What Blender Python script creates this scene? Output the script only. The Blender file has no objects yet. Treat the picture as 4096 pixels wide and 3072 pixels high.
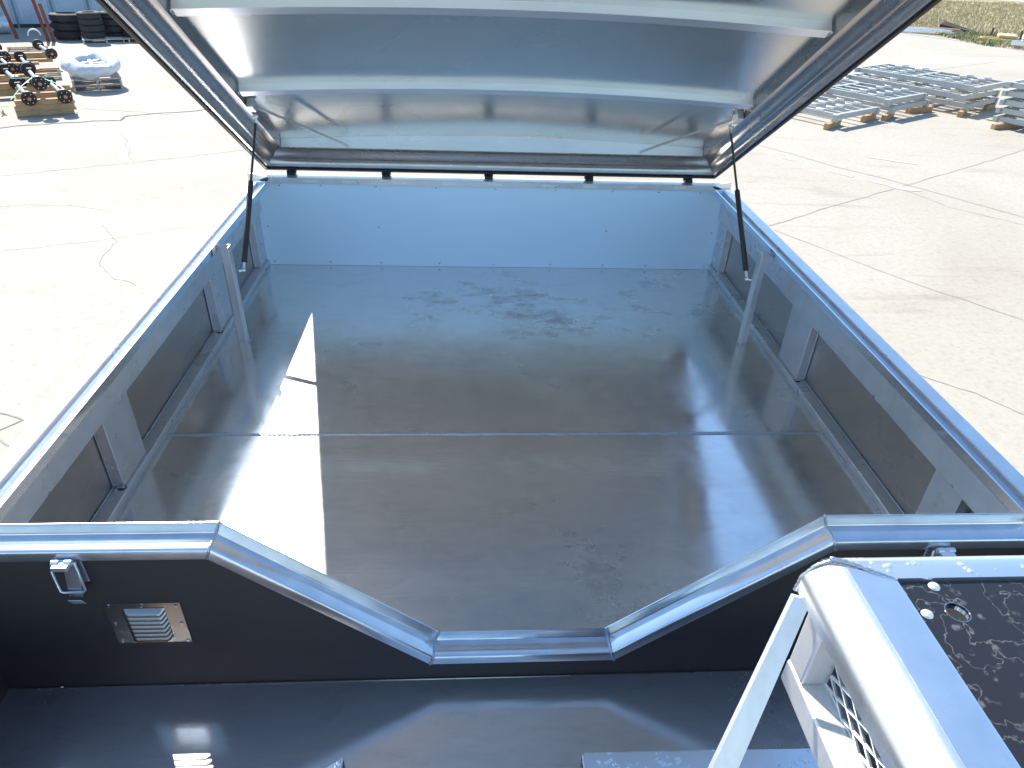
import bpy, bmesh, math, random
import numpy as np
from mathutils import Vector, Matrix, noise

random.seed(7)
sc = bpy.context.scene
COL = sc.collection
PI = math.pi

# ------------------------------------------------------------------ camera
CAM = Vector((-0.1347, -3.6157, 1.5637))
PITCH, ROLL, YAW, FPX = 0.57385, 0.04147, 0.07372, 2773.4
def cam_basis():
    cp, sp, cy, sy = math.cos(PITCH), math.sin(PITCH), math.cos(YAW), math.sin(YAW)
    f = Vector((sy*cp, cy*cp, -sp)); rt = Vector((cy, -sy, 0)); up = rt.cross(f)
    c, s = math.cos(ROLL), math.sin(ROLL)
    return c*rt + s*up, -s*rt + c*up, f
rt, up, fw = cam_basis()
cam = bpy.data.cameras.new('camera'); camo = bpy.data.objects.new('camera', cam); COL.objects.link(camo)
cam.sensor_width = 36; cam.lens = FPX/4096*36; cam.clip_start = 0.02; cam.clip_end = 3000
camo.matrix_world = Matrix(((rt.x, up.x, -fw.x, CAM.x), (rt.y, up.y, -fw.y, CAM.y), (rt.z, up.z, -fw.z, CAM.z), (0, 0, 0, 1)))
sc.camera = camo

# ------------------------------------------------------------------ light
SUN = Vector((-0.532, 0.94, 1.0)).normalized()
w = bpy.data.worlds.new('World'); sc.world = w; w.use_nodes = True
sky = w.node_tree.nodes.new('ShaderNodeTexSky'); sky.sky_type = 'NISHITA'; sky.sun_disc = False
sky.sun_elevation = math.asin(SUN.z); sky.sun_rotation = math.atan2(SUN.x, SUN.y)
sky.air_density = 1.0; sky.dust_density = 0.6; sky.ozone_density = 1.5
wb_ = w.node_tree.nodes.new('ShaderNodeMix'); wb_.data_type = 'RGBA'; wb_.blend_type = 'MULTIPLY'; wb_.inputs['Factor'].default_value = 1
wb_.inputs['B'].default_value = (.84, 1.0, 1.06, 1)
w.node_tree.links.new(sky.outputs[0], wb_.inputs['A']); w.node_tree.links.new(wb_.outputs['Result'], w.node_tree.nodes['Background'].inputs[0])
w.node_tree.nodes['Background'].inputs[1].default_value = 0.13
sl = bpy.data.lights.new('sun', 'SUN'); sl.energy = 4.5; sl.angle = math.radians(0.53); sl.color = (1, .95, .87)
slo = bpy.data.objects.new('sun', sl); COL.objects.link(slo); slo.location = (0, 0, 20)
slo.rotation_euler = SUN.to_track_quat('Z', 'Y').to_euler()
sc.view_settings.view_transform = 'Standard'; sc.view_settings.look = 'None'
sc.view_settings.gamma = 1; sc.view_settings.use_curve_mapping = False
sc.view_settings.exposure = 1.13
sc.render.engine = 'CYCLES'
sc.cycles.max_bounces = 12; sc.cycles.glossy_bounces = 8; sc.cycles.diffuse_bounces = 5
sc.cycles.sample_clamp_indirect = 8.0; sc.cycles.blur_glossy = 0.4

# ------------------------------------------------------------------ materials
MATS = {}
def nt(name):
    m = bpy.data.materials.new(name); m.use_nodes = True; MATS[name] = m
    n = m.node_tree; return m, n, n.nodes['Principled BSDF']
def N(n, t, **k):
    x = n.nodes.new(t)
    for a, v in k.items():
        if a.startswith('i_'): x.inputs[a[2:].replace('_', ' ')].default_value = v
        else: setattr(x, a, v)
    return x
def ramp(n, stops, interp='LINEAR'):
    r = n.nodes.new('ShaderNodeValToRGB'); r.color_ramp.interpolation = interp
    e = r.color_ramp.elements
    while len(e) > 1: e.remove(e[-1])
    e[0].position, e[0].color = stops[0][0], tuple(stops[0][1]) + (1,) if len(stops[0][1]) == 3 else stops[0][1]
    for p, c in stops[1:]:
        q = e.new(p); q.color = tuple(c) + (1,) if len(c) == 3 else c
    return r
def g3(v): return (v, v, v)
def coords(n, scale=(1, 1, 1), obj=True, rot=(0, 0, 0)):
    t = n.nodes.new('ShaderNodeTexCoord'); m = n.nodes.new('ShaderNodeMapping')
    m.inputs['Scale'].default_value = scale; m.inputs['Rotation'].default_value = rot
    n.links.new(t.outputs['Object'], m.inputs[0]); return m
def noisetex(n, vec, scale, detail=4, rough=.6, dist=0):
    x = n.nodes.new('ShaderNodeTexNoise'); x.inputs['Scale'].default_value = scale; x.inputs['Detail'].default_value = detail
    x.inputs['Roughness'].default_value = rough; x.inputs['Distortion'].default_value = dist
    n.links.new(vec.outputs[0], x.inputs['Vector']); return x
def bump(n, src, strength, dist, b, prev=None):
    x = n.nodes.new('ShaderNodeBump'); x.inputs['Strength'].default_value = strength; x.inputs['Distance'].default_value = dist
    n.links.new(src, x.inputs['Height'])
    if prev: n.links.new(prev.outputs[0], x.inputs['Normal'])
    n.links.new(x.outputs[0], b.inputs['Normal']); return x

def haze(name, fac, rough):
    """second, broad reflection lobe of unpolished metal"""
    m = MATS[name]; n = m.node_tree; b = n.nodes['Principled BSDF']; out = n.nodes['Material Output']
    g = n.nodes.new('ShaderNodeBsdfAnisotropic'); g.inputs['Roughness'].default_value = rough
    src = b.inputs['Base Color']
    if src.is_linked: n.links.new(src.links[0].from_socket, g.inputs['Color'])
    else: g.inputs['Color'].default_value = src.default_value
    if b.inputs['Normal'].is_linked: n.links.new(b.inputs['Normal'].links[0].from_socket, g.inputs['Normal'])
    mx = n.nodes.new('ShaderNodeMixShader'); mx.inputs[0].default_value = fac
    n.links.new(b.outputs[0], mx.inputs[1]); n.links.new(g.outputs[0], mx.inputs[2]); n.links.new(mx.outputs[0], out.inputs['Surface'])
def metal(name, col, r0, r1, scale=(1, 1, 1), ns=3.0, wave=0.0, smudge=0.0, tint=None, metallic=1.0):
    """brushed or mill finish aluminium: roughness and tone vary in streaks, sheet slightly wavy"""
    m, n, b = nt(name)
    b.inputs['Metallic'].default_value = metallic
    c = coords(n, scale)
    t1 = noisetex(n, c, ns, 4, .55)
    r = ramp(n, [(.3, g3(r0)), (.7, g3(r1))]); n.links.new(t1.outputs[0], r.inputs[0]); n.links.new(r.outputs[0], b.inputs['Roughness'])
    c2 = coords(n, (scale[0]*2.3, scale[1]*2.1, scale[2]*2.0))
    t2 = noisetex(n, c2, ns*1.7, 3, .5)
    lo = tuple(x*(1-smudge) for x in col)
    if tint: lo = tint
    rc = ramp(n, [(.25, lo), (.75, col)]); n.links.new(t2.outputs[0], rc.inputs[0]); n.links.new(rc.outputs[0], b.inputs['Base Color'])
    prev = None
    if wave:
        c3 = coords(n, (1, 1, 1)); t3 = noisetex(n, c3, 2.2, 2, .4); prev = bump(n, t3.outputs[0], .5, wave, b)
    return m
metal('frame_alu', (.80, .80, .82), .22, .38, (1, 1, 1), 4, .002, .12)
metal('rim_alu', (.86, .87, .90), .10, .24, (1, 1, 1), 5, .003, .14)
metal('side_rim_alu', (.84, .89, .96), .05, .12, (3, .6, 3), 6, .003, .18)
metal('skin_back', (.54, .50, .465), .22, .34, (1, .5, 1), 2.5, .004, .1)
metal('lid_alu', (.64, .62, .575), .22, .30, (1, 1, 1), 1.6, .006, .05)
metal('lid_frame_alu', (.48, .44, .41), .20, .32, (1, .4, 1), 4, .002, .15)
metal('bar_alu', (.82, .83, .85), .25, .4, (.3, 1, 1), 4, 0, .08)
metal('rack_alu', (.88, .90, .93), .14, .34, (1, 1, 1), 9, .002, .1)
metal('brushed_alu', (.86, .86, .87), .3, .5, (6, 6, .4), 5, 0, .08)
metal('screw_zinc', (.55, .56, .58), .2, .35)
metal('chrome', (.85, .85, .87), .06, .14)
metal('galv', (.74, .76, .78), .35, .55, (1, 1, 1), 5, 0, .15, metallic=.75)
metal('weld', (.70, .72, .76), .22, .5, (40, 40, 40), 6, 0, .35)
metal('latch_zinc', (.80, .82, .86), .2, .35)
haze('latch_zinc', .5, .6)
metal('vent_alu', (.50, .44, .38), .14, .22)
haze('vent_alu', .3, .5)
for nm, f_, r_ in (('frame_alu', .55, .62), ('rim_alu', .35, .5), ('side_rim_alu', .07, .35), ('skin_back', .35, .6), ('lid_alu', .12, .5), ('lid_frame_alu', .15, .5), ('bar_alu', .4, .6), ('rack_alu', .3, .45), ('brushed_alu', .5, .65)): haze(nm, f_, r_)

# floor plates: glossy mill finish with scuffs, grime marks and fine scratches
def floor_mat(name, col, r0, r1, marks=True):
    m, n, b = nt(name); b.inputs['Metallic'].default_value = 1.0
    c = coords(n); c2 = coords(n, (.9, 2.6, 1), rot=(0, 0, .2))
    t1 = noisetex(n, c, 3.2, 9, .68, .5)
    t2 = noisetex(n, c2, 7, 10, .74, 1.4)
    t3 = noisetex(n, c, .9, 3, .5)
    mul = N(n, 'ShaderNodeMath', operation='MULTIPLY'); n.links.new(t1.outputs[0], mul.inputs[0]); n.links.new(t3.outputs[0], mul.inputs[1])
    r = ramp(n, [(.17, g3(r0)), (.30, g3(r1)), (.38, g3(r1*1.35))]); n.links.new(mul.outputs[0], r.inputs[0])
    rc = ramp(n, [(.30, tuple(x*.84 for x in col)), (.45, tuple(x*.95 for x in col)), (.62, col)]); n.links.new(t2.outputs[0], rc.inputs[0])
    # dark scuffs: sparse noise islands
    c4 = coords(n, (1.0, 1.7, 1), rot=(0, 0, -.35)); t4 = noisetex(n, c4, 5.2, 9, .78, .3)
    mk = N(n, 'ShaderNodeMath', operation='MULTIPLY'); n.links.new(t4.outputs[0], mk.inputs[0]); n.links.new(t3.outputs[0], mk.inputs[1])
    rs = ramp(n, [(.30, g3(0)), (.42, g3(.75))]); n.links.new(mk.outputs[0], rs.inputs[0])
    mix = N(n, 'ShaderNodeMix', data_type='RGBA'); mix.inputs['B'].default_value = (col[0]*.4, col[1]*.4, col[2]*.4, 1)
    n.links.new(rs.outputs[0], mix.inputs['Factor']); n.links.new(rc.outputs[0], mix.inputs['A'])
    n.links.new(mix.outputs['Result'], b.inputs['Base Color'])
    add = N(n, 'ShaderNodeMath', operation='MULTIPLY_ADD'); add.inputs[1].default_value = .3
    n.links.new(rs.outputs[0], add.inputs[0]); n.links.new(r.outputs[0], add.inputs[2]); n.links.new(add.outputs[0], b.inputs['Roughness'])
    # scratches: thin stretched noise
    c5 = coords(n, (1.5, 22, 1), rot=(0, 0, .6)); t5 = noisetex(n, c5, 5, 2, .5)
    bp = bump(n, t3.outputs[0], .5, .01, b); bump(n, t5.outputs[0], .04, .002, b, bp)
    return m
floor_mat('floor_alu', (.89, .86, .83), .10, .23)
floor_mat('tray_alu', (.90, .87, .85), .13, .24)
haze('floor_alu', .22, .6); haze('tray_alu', .34, .6)

def plain(name, col, rough, metallic=0, ns=8, var=.15, bmp=0.0, scale=(1, 1, 1), coat=0):
    m, n, b = nt(name); b.inputs['Metallic'].default_value = metallic; b.inputs['Roughness'].default_value = rough
    if coat: b.inputs['Coat Weight'].default_value = coat; b.inputs['Coat Roughness'].default_value = .08
    c = coords(n, scale); t = noisetex(n, c, ns, 6, .65)
    r = ramp(n, [(.3, tuple(x*(1-var) for x in col)), (.7, tuple(min(1, x*(1+var)) for x in col))])
    n.links.new(t.outputs[0], r.inputs[0]); n.links.new(r.outputs[0], b.inputs['Base Color'])
    if bmp: bump(n, t.outputs[0], .4, bmp, b)
    return m
plain('back_white', (.66, .84, 1.0), .35, 0, 1.5, .02)
plain('black_skin', (.070, .054, .050), .5, 0, 3, .12); MATS['black_skin'].node_tree.nodes['Principled BSDF'].inputs['Specular IOR Level'].default_value = .3
plain('gasket', (.012, .012, .013), .6)
plain('strut_black', (.03, .022, .02), .38)
plain('tyre', (.035, .032, .032), .8, 0, 20, .35, .004)
plain('drum_black', (.018, .018, .02), .45, .3, 20, .4)
plain('axle_tube', (.36, .44, .56), .4, .5, 12, .25)
plain('hub_copper', (.55, .22, .12), .5, .3, 20, .3)
plain('strap_green', (.12, .62, .42), .4)
plain('rust_beam', (.20, .055, .035), .75, 0, 9, .4, .002)
plain('timber', (.42, .255, .13), .8, 0, 6, .3, .002, (1, 8, 8))
plain('pallet_wood', (.56, .44, .34), .85, 0, 6, .3, .002, (1, 6, 6))
plain('pallet_grey', (.50, .44, .40), .85, 0, 6, .3, .002, (1, 6, 6))
plain('plastic_wrap', (.62, .63, .66), .22, 0, 9, .05, .02)
plain('yellow_paint', (.72, .52, .08), .5)
plain('dark_board', (.05, .035, .03), .8, 0, 8, .5, .01)
plain('frame_paint', (.42, .42, .39), .5, .1, 4, .12)
plain('label_white', (.8, .8, .8), .6)
plain('rim_rubber', (.012, .012, .012), .7)
plain('weeds', (.10, .13, .035), .9, 0, 30, .4)
plain('undercoat', (.03, .03, .03), .6)

# black panel with dried water marks
def water_mat():
    m, n, b = nt('water_black'); b.inputs['Roughness'].default_value = .16
    c = coords(n); t = noisetex(n, c, 27, 3, .5, .3)
    band = ramp(n, [(.540, g3(0)), (.548, g3(1)), (.552, g3(1)), (.562, g3(0))]); n.links.new(t.outputs[0], band.inputs[0])
    v = N(n, 'ShaderNodeTexVoronoi', i_Scale=75); n.links.new(c.outputs[0], v.inputs['Vector'])
    vb = ramp(n, [(.22, g3(1)), (.36, g3(0))]); n.links.new(v.outputs['Distance'], vb.inputs[0])
    t2 = noisetex(n, c, 55, 4, .7); g2 = ramp(n, [(.48, g3(0)), (.66, g3(.8))]); n.links.new(t2.outputs[0], g2.inputs[0])
    m1 = N(n, 'ShaderNodeMath', operation='MULTIPLY'); n.links.new(vb.outputs[0], m1.inputs[0]); n.links.new(g2.outputs[0], m1.inputs[1])
    t3 = noisetex(n, c, 170, 3, .7); g4 = ramp(n, [(.35, g3(.2)), (.65, g3(1))]); n.links.new(t3.outputs[0], g4.inputs[0])
    m3 = N(n, 'ShaderNodeMath', operation='MULTIPLY'); n.links.new(band.outputs[0], m3.inputs[0]); n.links.new(g4.outputs[0], m3.inputs[1])
    mx = N(n, 'ShaderNodeMath', operation='MAXIMUM'); n.links.new(m3.outputs[0], mx.inputs[0]); n.links.new(m1.outputs[0], mx.inputs[1])
    sc_ = N(n, 'ShaderNodeMath', operation='MULTIPLY'); sc_.inputs[1].default_value = .75; n.links.new(mx.outputs[0], sc_.inputs[0])
    mix = N(n, 'ShaderNodeMix', data_type='RGBA'); mix.inputs['A'].default_value = (.016, .016, .018, 1); mix.inputs['B'].default_value = (.17, .175, .17, 1)
    n.links.new(sc_.outputs[0], mix.inputs['Factor']); n.links.new(mix.outputs['Result'], b.inputs['Base Color'])
    add = N(n, 'ShaderNodeMath', operation='MULTIPLY_ADD'); add.inputs[1].default_value = .4; add.inputs[2].default_value = .14
    n.links.new(mx.outputs[0], add.inputs[0]); n.links.new(add.outputs[0], b.inputs['Roughness'])
water_mat()
# aluminium with water beads
def beads(name, col):
    m, n, b = nt(name); b.inputs['Metallic'].default_value = 1
    c = coords(n); v = N(n, 'ShaderNodeTexVoronoi', i_Scale=90); n.links.new(c.outputs[0], v.inputs['Vector'])
    t2 = noisetex(n, c, 30, 3, .6); g2 = ramp(n, [(.5, g3(0)), (.6, g3(1))]); n.links.new(t2.outputs[0], g2.inputs[0])
    vb = ramp(n, [(.25, g3(1)), (.42, g3(0))]); n.links.new(v.outputs['Distance'], vb.inputs[0])
    m1 = N(n, 'ShaderNodeMath', operation='MULTIPLY'); n.links.new(vb.outputs[0], m1.inputs[0]); n.links.new(g2.outputs[0], m1.inputs[1])
    b.inputs['Base Color'].default_value = (*col, 1)
    r = ramp(n, [(0, g3(.2)), (1, g3(.55))]); n.links.new(m1.outputs[0], r.inputs[0]); n.links.new(r.outputs[0], b.inputs['Roughness'])
    bump(n, m1.outputs[0], .6, .0015, b)
beads('beaded_alu', (.85, .88, .92)); haze('beaded_alu', .4, .5)

# concrete yard
def concrete_mat():
    m, n, b = nt('concrete'); b.inputs['Roughness'].default_value = .85; b.inputs['Specular IOR Level'].default_value = .25
    c = coords(n)
    a = noisetex(n, c, .16, 5, .6, .8); ra = ramp(n, [(.30, (.338, .303, .245)), (.48, (.372, .338, .282)), (.66, (.39, .36, .308))]); n.links.new(a.outputs[0], ra.inputs[0])
    f = noisetex(n, c, 14, 8, .75); rf = ramp(n, [(.28, g3(.78)), (.5, g3(1)), (.75, g3(1.06))]); n.links.new(f.outputs[0], rf.inputs[0])
    mm = N(n, 'ShaderNodeMix', data_type='RGBA', blend_type='MULTIPLY'); mm.inputs['Factor'].default_value = 1
    n.links.new(ra.outputs[0], mm.inputs['A']); n.links.new(rf.outputs[0], mm.inputs['B'])
    # darker weathered streaks
    c2 = coords(n, (.25, 1.3, 1), rot=(0, 0, .45)); s = noisetex(n, c2, 1.1, 7, .7, .6); rs = ramp(n, [(.56, g3(1)), (.72, (.80, .775, .74))]); n.links.new(s.outputs[0], rs.inputs[0])
    m2 = N(n, 'ShaderNodeMix', data_type='RGBA', blend_type='MULTIPLY'); m2.inputs['Factor'].default_value = 1
    n.links.new(mm.outputs['Result'], m2.inputs['A']); n.links.new(rs.outputs[0], m2.inputs['B'])
    sp = noisetex(n, c, 45, 3, .6); rsp = ramp(n, [(.24, g3(.62)), (.33, g3(1))]); n.links.new(sp.outputs[0], rsp.inputs[0])
    m3 = N(n, 'ShaderNodeMix', data_type='RGBA', blend_type='MULTIPLY'); m3.inputs['Factor'].default_value = .8
    n.links.new(m2.outputs['Result'], m3.inputs['A']); n.links.new(rsp.outputs[0], m3.inputs['B'])
    n.links.new(m3.outputs['Result'], b.inputs['Base Color'])
    bump(n, f.outputs[0], .35, .01, b)
concrete_mat()
plain('crack_dark', (.10, .09, .085), .95, 0, 12, .4)
plain('joint_grey', (.28, .26, .23), .95, 0, 3, .3)
plain('patch_light', (.46, .44, .40), .9, 0, 9, .08)
plain('gravel', (.40, .36, .33), .95, 0, 25, .5, .02)
def field_mat():
    m, n, b = nt('dry_field'); b.inputs['Roughness'].default_value = .95; b.inputs['Specular IOR Level'].default_value = .1
    c = coords(n, (1, 1, 1)); a = noisetex(n, c, .35, 9, .7, .5)
    ra = ramp(n, [(.32, (.115, .125, .045)), (.46, (.36, .31, .17)), (.66, (.48, .41, .25))]); n.links.new(a.outputs[0], ra.inputs[0])
    f = noisetex(n, c, 7, 6, .7); rf = ramp(n, [(.3, g3(.6)), (.7, g3(1.1))]); n.links.new(f.outputs[0], rf.inputs[0])
    mm = N(n, 'ShaderNodeMix', data_type='RGBA', blend_type='MULTIPLY'); mm.inputs['Factor'].default_value = 1
    n.links.new(ra.outputs[0], mm.inputs['A']); n.links.new(rf.outputs[0], mm.inputs['B']); n.links.new(mm.outputs['Result'], b.inputs['Base Color'])
    bump(n, f.outputs[0], .8, .08, b)
field_mat()
plain('straw', (.48, .41, .25), .9, 0, 2, .35)
plain('grass_green', (.13, .18, .05), .9, 0, 2, .3)
plain('fence_sheet', (.40, .46, .56), .45, .55, .8, .15)
plain('fence_post_mat', (.22, .26, .32), .6, .3)

# ------------------------------------------------------------------ mesh helpers
class MB:
    def __init__(s): s.v = []; s.f = []
    def add(s, vs, fs):
        o = len(s.v); s.v += [tuple(v) for v in vs]; s.f += [tuple(i+o for i in f) for f in fs]; return s
    def hexa(s, p):      # 8 corners: bottom ring 0-3, top ring 4-7
        return s.add(p, [(3, 2, 1, 0), (4, 5, 6, 7), (0, 1, 5, 4), (1, 2, 6, 5), (2, 3, 7, 6), (3, 0, 4, 7)])
    def box(s, x0, x1, y0, y1, z0, z1):
        return s.hexa([(x0, y0, z0), (x1, y0, z0), (x1, y1, z0), (x0, y1, z0), (x0, y0, z1), (x1, y0, z1), (x1, y1, z1), (x0, y1, z1)])
    def obox(s, c, ax, dims):   # centre, three axes, full dims
        c = Vector(c); A = [Vector(a).normalized()*d/2 for a, d in zip(ax, dims)]
        p = [c+sx*A[0]+sy*A[1]+sz*A[2] for sz in (-1, 1) for sx, sy in ((-1, -1), (1, -1), (1, 1), (-1, 1))]
        return s.hexa(p)
    def bar(s, a, b, w, h, upv=(0, 0, 1)):
        a, b = Vector(a), Vector(b); d = b-a; L = d.length; d.normalize(); u = Vector(upv); sd = d.cross(u).normalized(); u = sd.cross(d)
        return s.obox((a+b)/2, (d, sd, u), (L, w, h))
    def tube(s, pts, r, n=10, caps=True, radii=None):
        pts = [Vector(p) for p in pts]; vs = []; fs = []; prev = None
        for i, p in enumerate(pts):
            d = (pts[min(i+1, len(pts)-1)]-pts[max(i-1, 0)]).normalized()
            if prev is None:
                a = Vector((0, 0, 1)) if abs(d.z) < .9 else Vector((1, 0, 0)); u = d.cross(a).normalized()
            else: u = (prev-d*prev.dot(d)).normalized()
            prev = u; v = d.cross(u); rr = radii[i] if radii else r
            for k in range(n):
                t = 2*PI*k/n; vs.append(p+u*math.cos(t)*rr+v*math.sin(t)*rr)
        for i in range(len(pts)-1):
            for k in range(n): fs.append((i*n+k, i*n+(k+1) % n, (i+1)*n+(k+1) % n, (i+1)*n+k))
        if caps: fs.append(tuple(range(n-1, -1, -1))); fs.append(tuple((len(pts)-1)*n+k for k in range(n)))
        return s.add(vs, fs)
    def lathe(s, prof, origin, axis, n=24, closed=False, caps=True):  # prof: (radius, along)
        o = Vector(origin); d = Vector(axis).normalized(); a = Vector((0, 0, 1)) if abs(d.z) < .9 else Vector((1, 0, 0))
        u = d.cross(a).normalized(); v = d.cross(u); vs = []; fs = []; m = len(prof)
        for k in range(n):
            t = 2*PI*k/n
            for r, h in prof: vs.append(o+d*h+(u*math.cos(t)+v*math.sin(t))*r)
        for k in range(n):
            for j in range(m if closed else m-1):
                j2 = (j+1) % m; fs.append((k*m+j, ((k+1) % n)*m+j, ((k+1) % n)*m+j2, k*m+j2))
        if not closed and caps:
            if prof[0][0] > 1e-6: fs.append(tuple(k*m for k in range(n-1, -1, -1)))
            if prof[-1][0] > 1e-6: fs.append(tuple(k*m+m-1 for k in range(n)))
        return s.add(vs, fs)
    def sweep(s, rings, closed=True, caps=True):     # rings: lists of points of equal length
        m = len(rings[0]); vs = [p for r in rings for p in r]; fs = []
        for i in range(len(rings)-1):
            for j in range(m if closed else m-1):
                j2 = (j+1) % m; fs.append((i*m+j, i*m+j2, (i+1)*m+j2, (i+1)*m+j))
        if caps and closed: fs.append(tuple(range(m-1, -1, -1))); fs.append(tuple((len(rings)-1)*m+j for j in range(m)))
        return s.add(vs, fs)
    def build(s, name, mat, parent=None, smooth=True, bevel=0, loc=None, kind=None, label=None, angle=35):
        me = bpy.data.meshes.new(name); me.from_pydata(s.v, [], s.f)
        bm = bmesh.new(); bm.from_mesh(me)
        bmesh.ops.remove_doubles(bm, verts=bm.verts, dist=1e-6); bmesh.ops.recalc_face_normals(bm, faces=bm.faces)
        bm.to_mesh(me); bm.free()
        if smooth:
            for p in me.polygons: p.use_smooth = True
            me.set_sharp_from_angle(angle=math.radians(angle))
        me.materials.append(MATS[mat])
        o = bpy.data.objects.new(name, me); COL.objects.link(o)
        if parent is not None: o.parent = parent
        if loc: o.location = loc
        if bevel:
            b = o.modifiers.new('bevel', 'BEVEL'); b.width = bevel; b.segments = 2; b.limit_method = 'ANGLE'; b.angle_limit = math.radians(40)
        if kind: o['kind'] = kind
        if label: o['label'] = label
        return o
def tag(o, label, cat, group=None):
    o['label'] = label; o['category'] = cat
    if group: o['group'] = group
    return o
def thing(name, label, cat, loc=(0, 0, 0), rz=0, group=None):
    o = bpy.data.objects.new(name, None); COL.objects.link(o); o.location = loc; o.rotation_euler = (0, 0, rz)
    o.empty_display_size = .1
    return tag(o, label, cat, group)
def copy_tree(o, parent=None):
    c = o.copy(); COL.objects.link(c)
    if parent is not None: c.parent = parent
    for ch in list(o.children):
        copy_tree(ch, c)
    return c
def S(name, m, mat, **k): return m.build(name, mat, kind='structure', **k)

# ================================================================== setting
GZ = -2.2
m = MB(); m.add([(-900, -900, GZ), (900, -900, GZ), (900, 900, GZ), (-900, 900, GZ)], [(0, 1, 2, 3)])
S('concrete_yard', m, 'concrete', smooth=False)

def ribbon(name, pts, w, mat, z=GZ+.004, jag=.0, sub=10):
    """thin strip along a wandering line: a crack or a joint of the paving"""
    P = []
    for i in range(len(pts)-1):
        a, b = Vector((*pts[i], 0)), Vector((*pts[i+1], 0))
        for k in range(sub): P.append(a.lerp(b, k/sub))
    P.append(Vector((*pts[-1], 0))); Q = []
    for i, p in enumerate(P):
        d = (P[min(i+1, len(P)-1)]-P[max(i-1, 0)]).normalized(); nrm = Vector((-d.y, d.x, 0))
        p = p+nrm*jag*(noise.noise(p*2.1)+.5*noise.noise(p*6.3)); ww = w*.75*(.55+.9*abs(noise.noise(p*3.7+Vector((9, 3, 1)))))
        Q.append((p+nrm*ww/2, p-nrm*ww/2))
    m = MB(); vs = []
    for a, b in Q: vs += [(a.x, a.y, z), (b.x, b.y, z)]
    m.add(vs, [(2*i, 2*i+1, 2*i+3, 2*i+2) for i in range(len(Q)-1)])
    return S(name, m, mat, smooth=False)
ribbon('pavement_crack', [(-12, 10.9), (-9.96, 12.04), (-9.4, 12.42), (-8.62, 12.76), (-7.9, 12.96), (-7.89, 13.4), (-7.42, 13.71), (-6.4, 14.24), (-4.5, 15.1)], .13, 'crack_dark', jag=.10)
ribbon('pavement_crack', [(-7.89, 12.41), (-7.24, 11.59), (-6.75, 10.54), (-6.33, 9.78)], .022, 'joint_grey', jag=.1)
ribbon('pavement_crack', [(-6.9, 13.6), (-8.2, 13.9), (-9.2, 14.0)], .03, 'joint_grey', jag=.1)
ribbon('pavement_crack', [(-5.4, .9), (-4.34, 1.69), (-4.07, 1.59), (-4.25, 1.4), (-4.0, 1.2)], .03, 'joint_grey', jag=.05)
ribbon('pavement_crack', [(-5.5, 6.5), (-5.0, 5.8), (-4.9, 5.0), (-4.2, 4.4)], .012, 'joint_grey', jag=.12)
ribbon('pavement_crack', [(-7.5, 7.2), (-6.4, 7.3), (-5.6, 7.0)], .012, 'joint_grey', jag=.1)
ribbon('pavement_crack', [(-6.6, 5.3), (-5.2, 5.9), (-3.9, 6.6)], .012, 'joint_grey', jag=.08)
for pts, ww in (([(-11, 7.2), (-8.15, 8.7), (-6.74, 9.47), (-5.93, 9.9), (-4.67, 10.68), (-2, 12.1)], .022),
              ([(6.2, 12.3), (6.88, 11.3), (7.41, 10.38), (8.05, 9.6), (9.39, 7.48), (11, 5.0)], .05),
              ([(3.5, 6.05), (4.63, 6.84), (6.18, 7.9), (7.99, 9.07), (10.63, 10.8), (12.71, 12.2), (16, 14.3)], .035),
              ([(4.69, 6.68), (5.68, 4.98), (6.7, 3.66), (8, 1.6)], .02),
              ([(4.2, 2.7), (4.48, 2.48), (5.04, 2.04), (5.29, 1.65), (6, .7)], .02),
              ([(7.99, 9.07), (8.34, 7.94), (9.12, 7.1), (10, 5.6)], .018),
              ([(12.3, 21.3), (13.06, 19.6), (13.9, 18.0)], .05),
              ([(9.3, 18.6), (14.5, 22.4), (22, 27.2)], .05)):
    ribbon('pavement_joint', pts, ww, 'joint_grey', jag=.035)
# light repair patches and dirt on the slabs
def blob(name, c, rx, ry, rot, mat, z, seed=0, n=26, wob=.35):
    vs = [(c[0], c[1], z)]
    for k in range(n):
        t = 2*PI*k/n; q = 1+wob*noise.noise(Vector((math.cos(t)*1.7+seed, math.sin(t)*1.7, seed*2.3)))*1.6
        x, y = rx*q*math.cos(t), ry*q*math.sin(t)
        vs.append((c[0]+x*math.cos(rot)-y*math.sin(rot), c[1]+x*math.sin(rot)+y*math.cos(rot), z))
    m = MB(); m.add(vs, [(0, 1+k, 1+(k+1) % n) for k in range(n)])
    return S(name, m, mat, smooth=False)
for i, (c, rx, ry, r) in enumerate((((7.3, 9.9), .30, .08, -.9), ((7.75, 9.35), .16, .06, -.9), ((8.1, 9.0), .28, .12, -.6), ((8.9, 11.0), .5, .05, -.55), ((6.6, 10.9), .12, .04, -.9))):
    blob('pavement_patch', c, rx, ry, r, 'patch_light', GZ+.006, i)
for i, (c, rx, ry, r) in enumerate((((-12.2, 13.6), 1.1, .5, .4), ((-11.6, 12.2), .7, .3, .5))):
    blob('dirt_strip', c, rx, ry, r, 'gravel', GZ+.006, 5+i)
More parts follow.
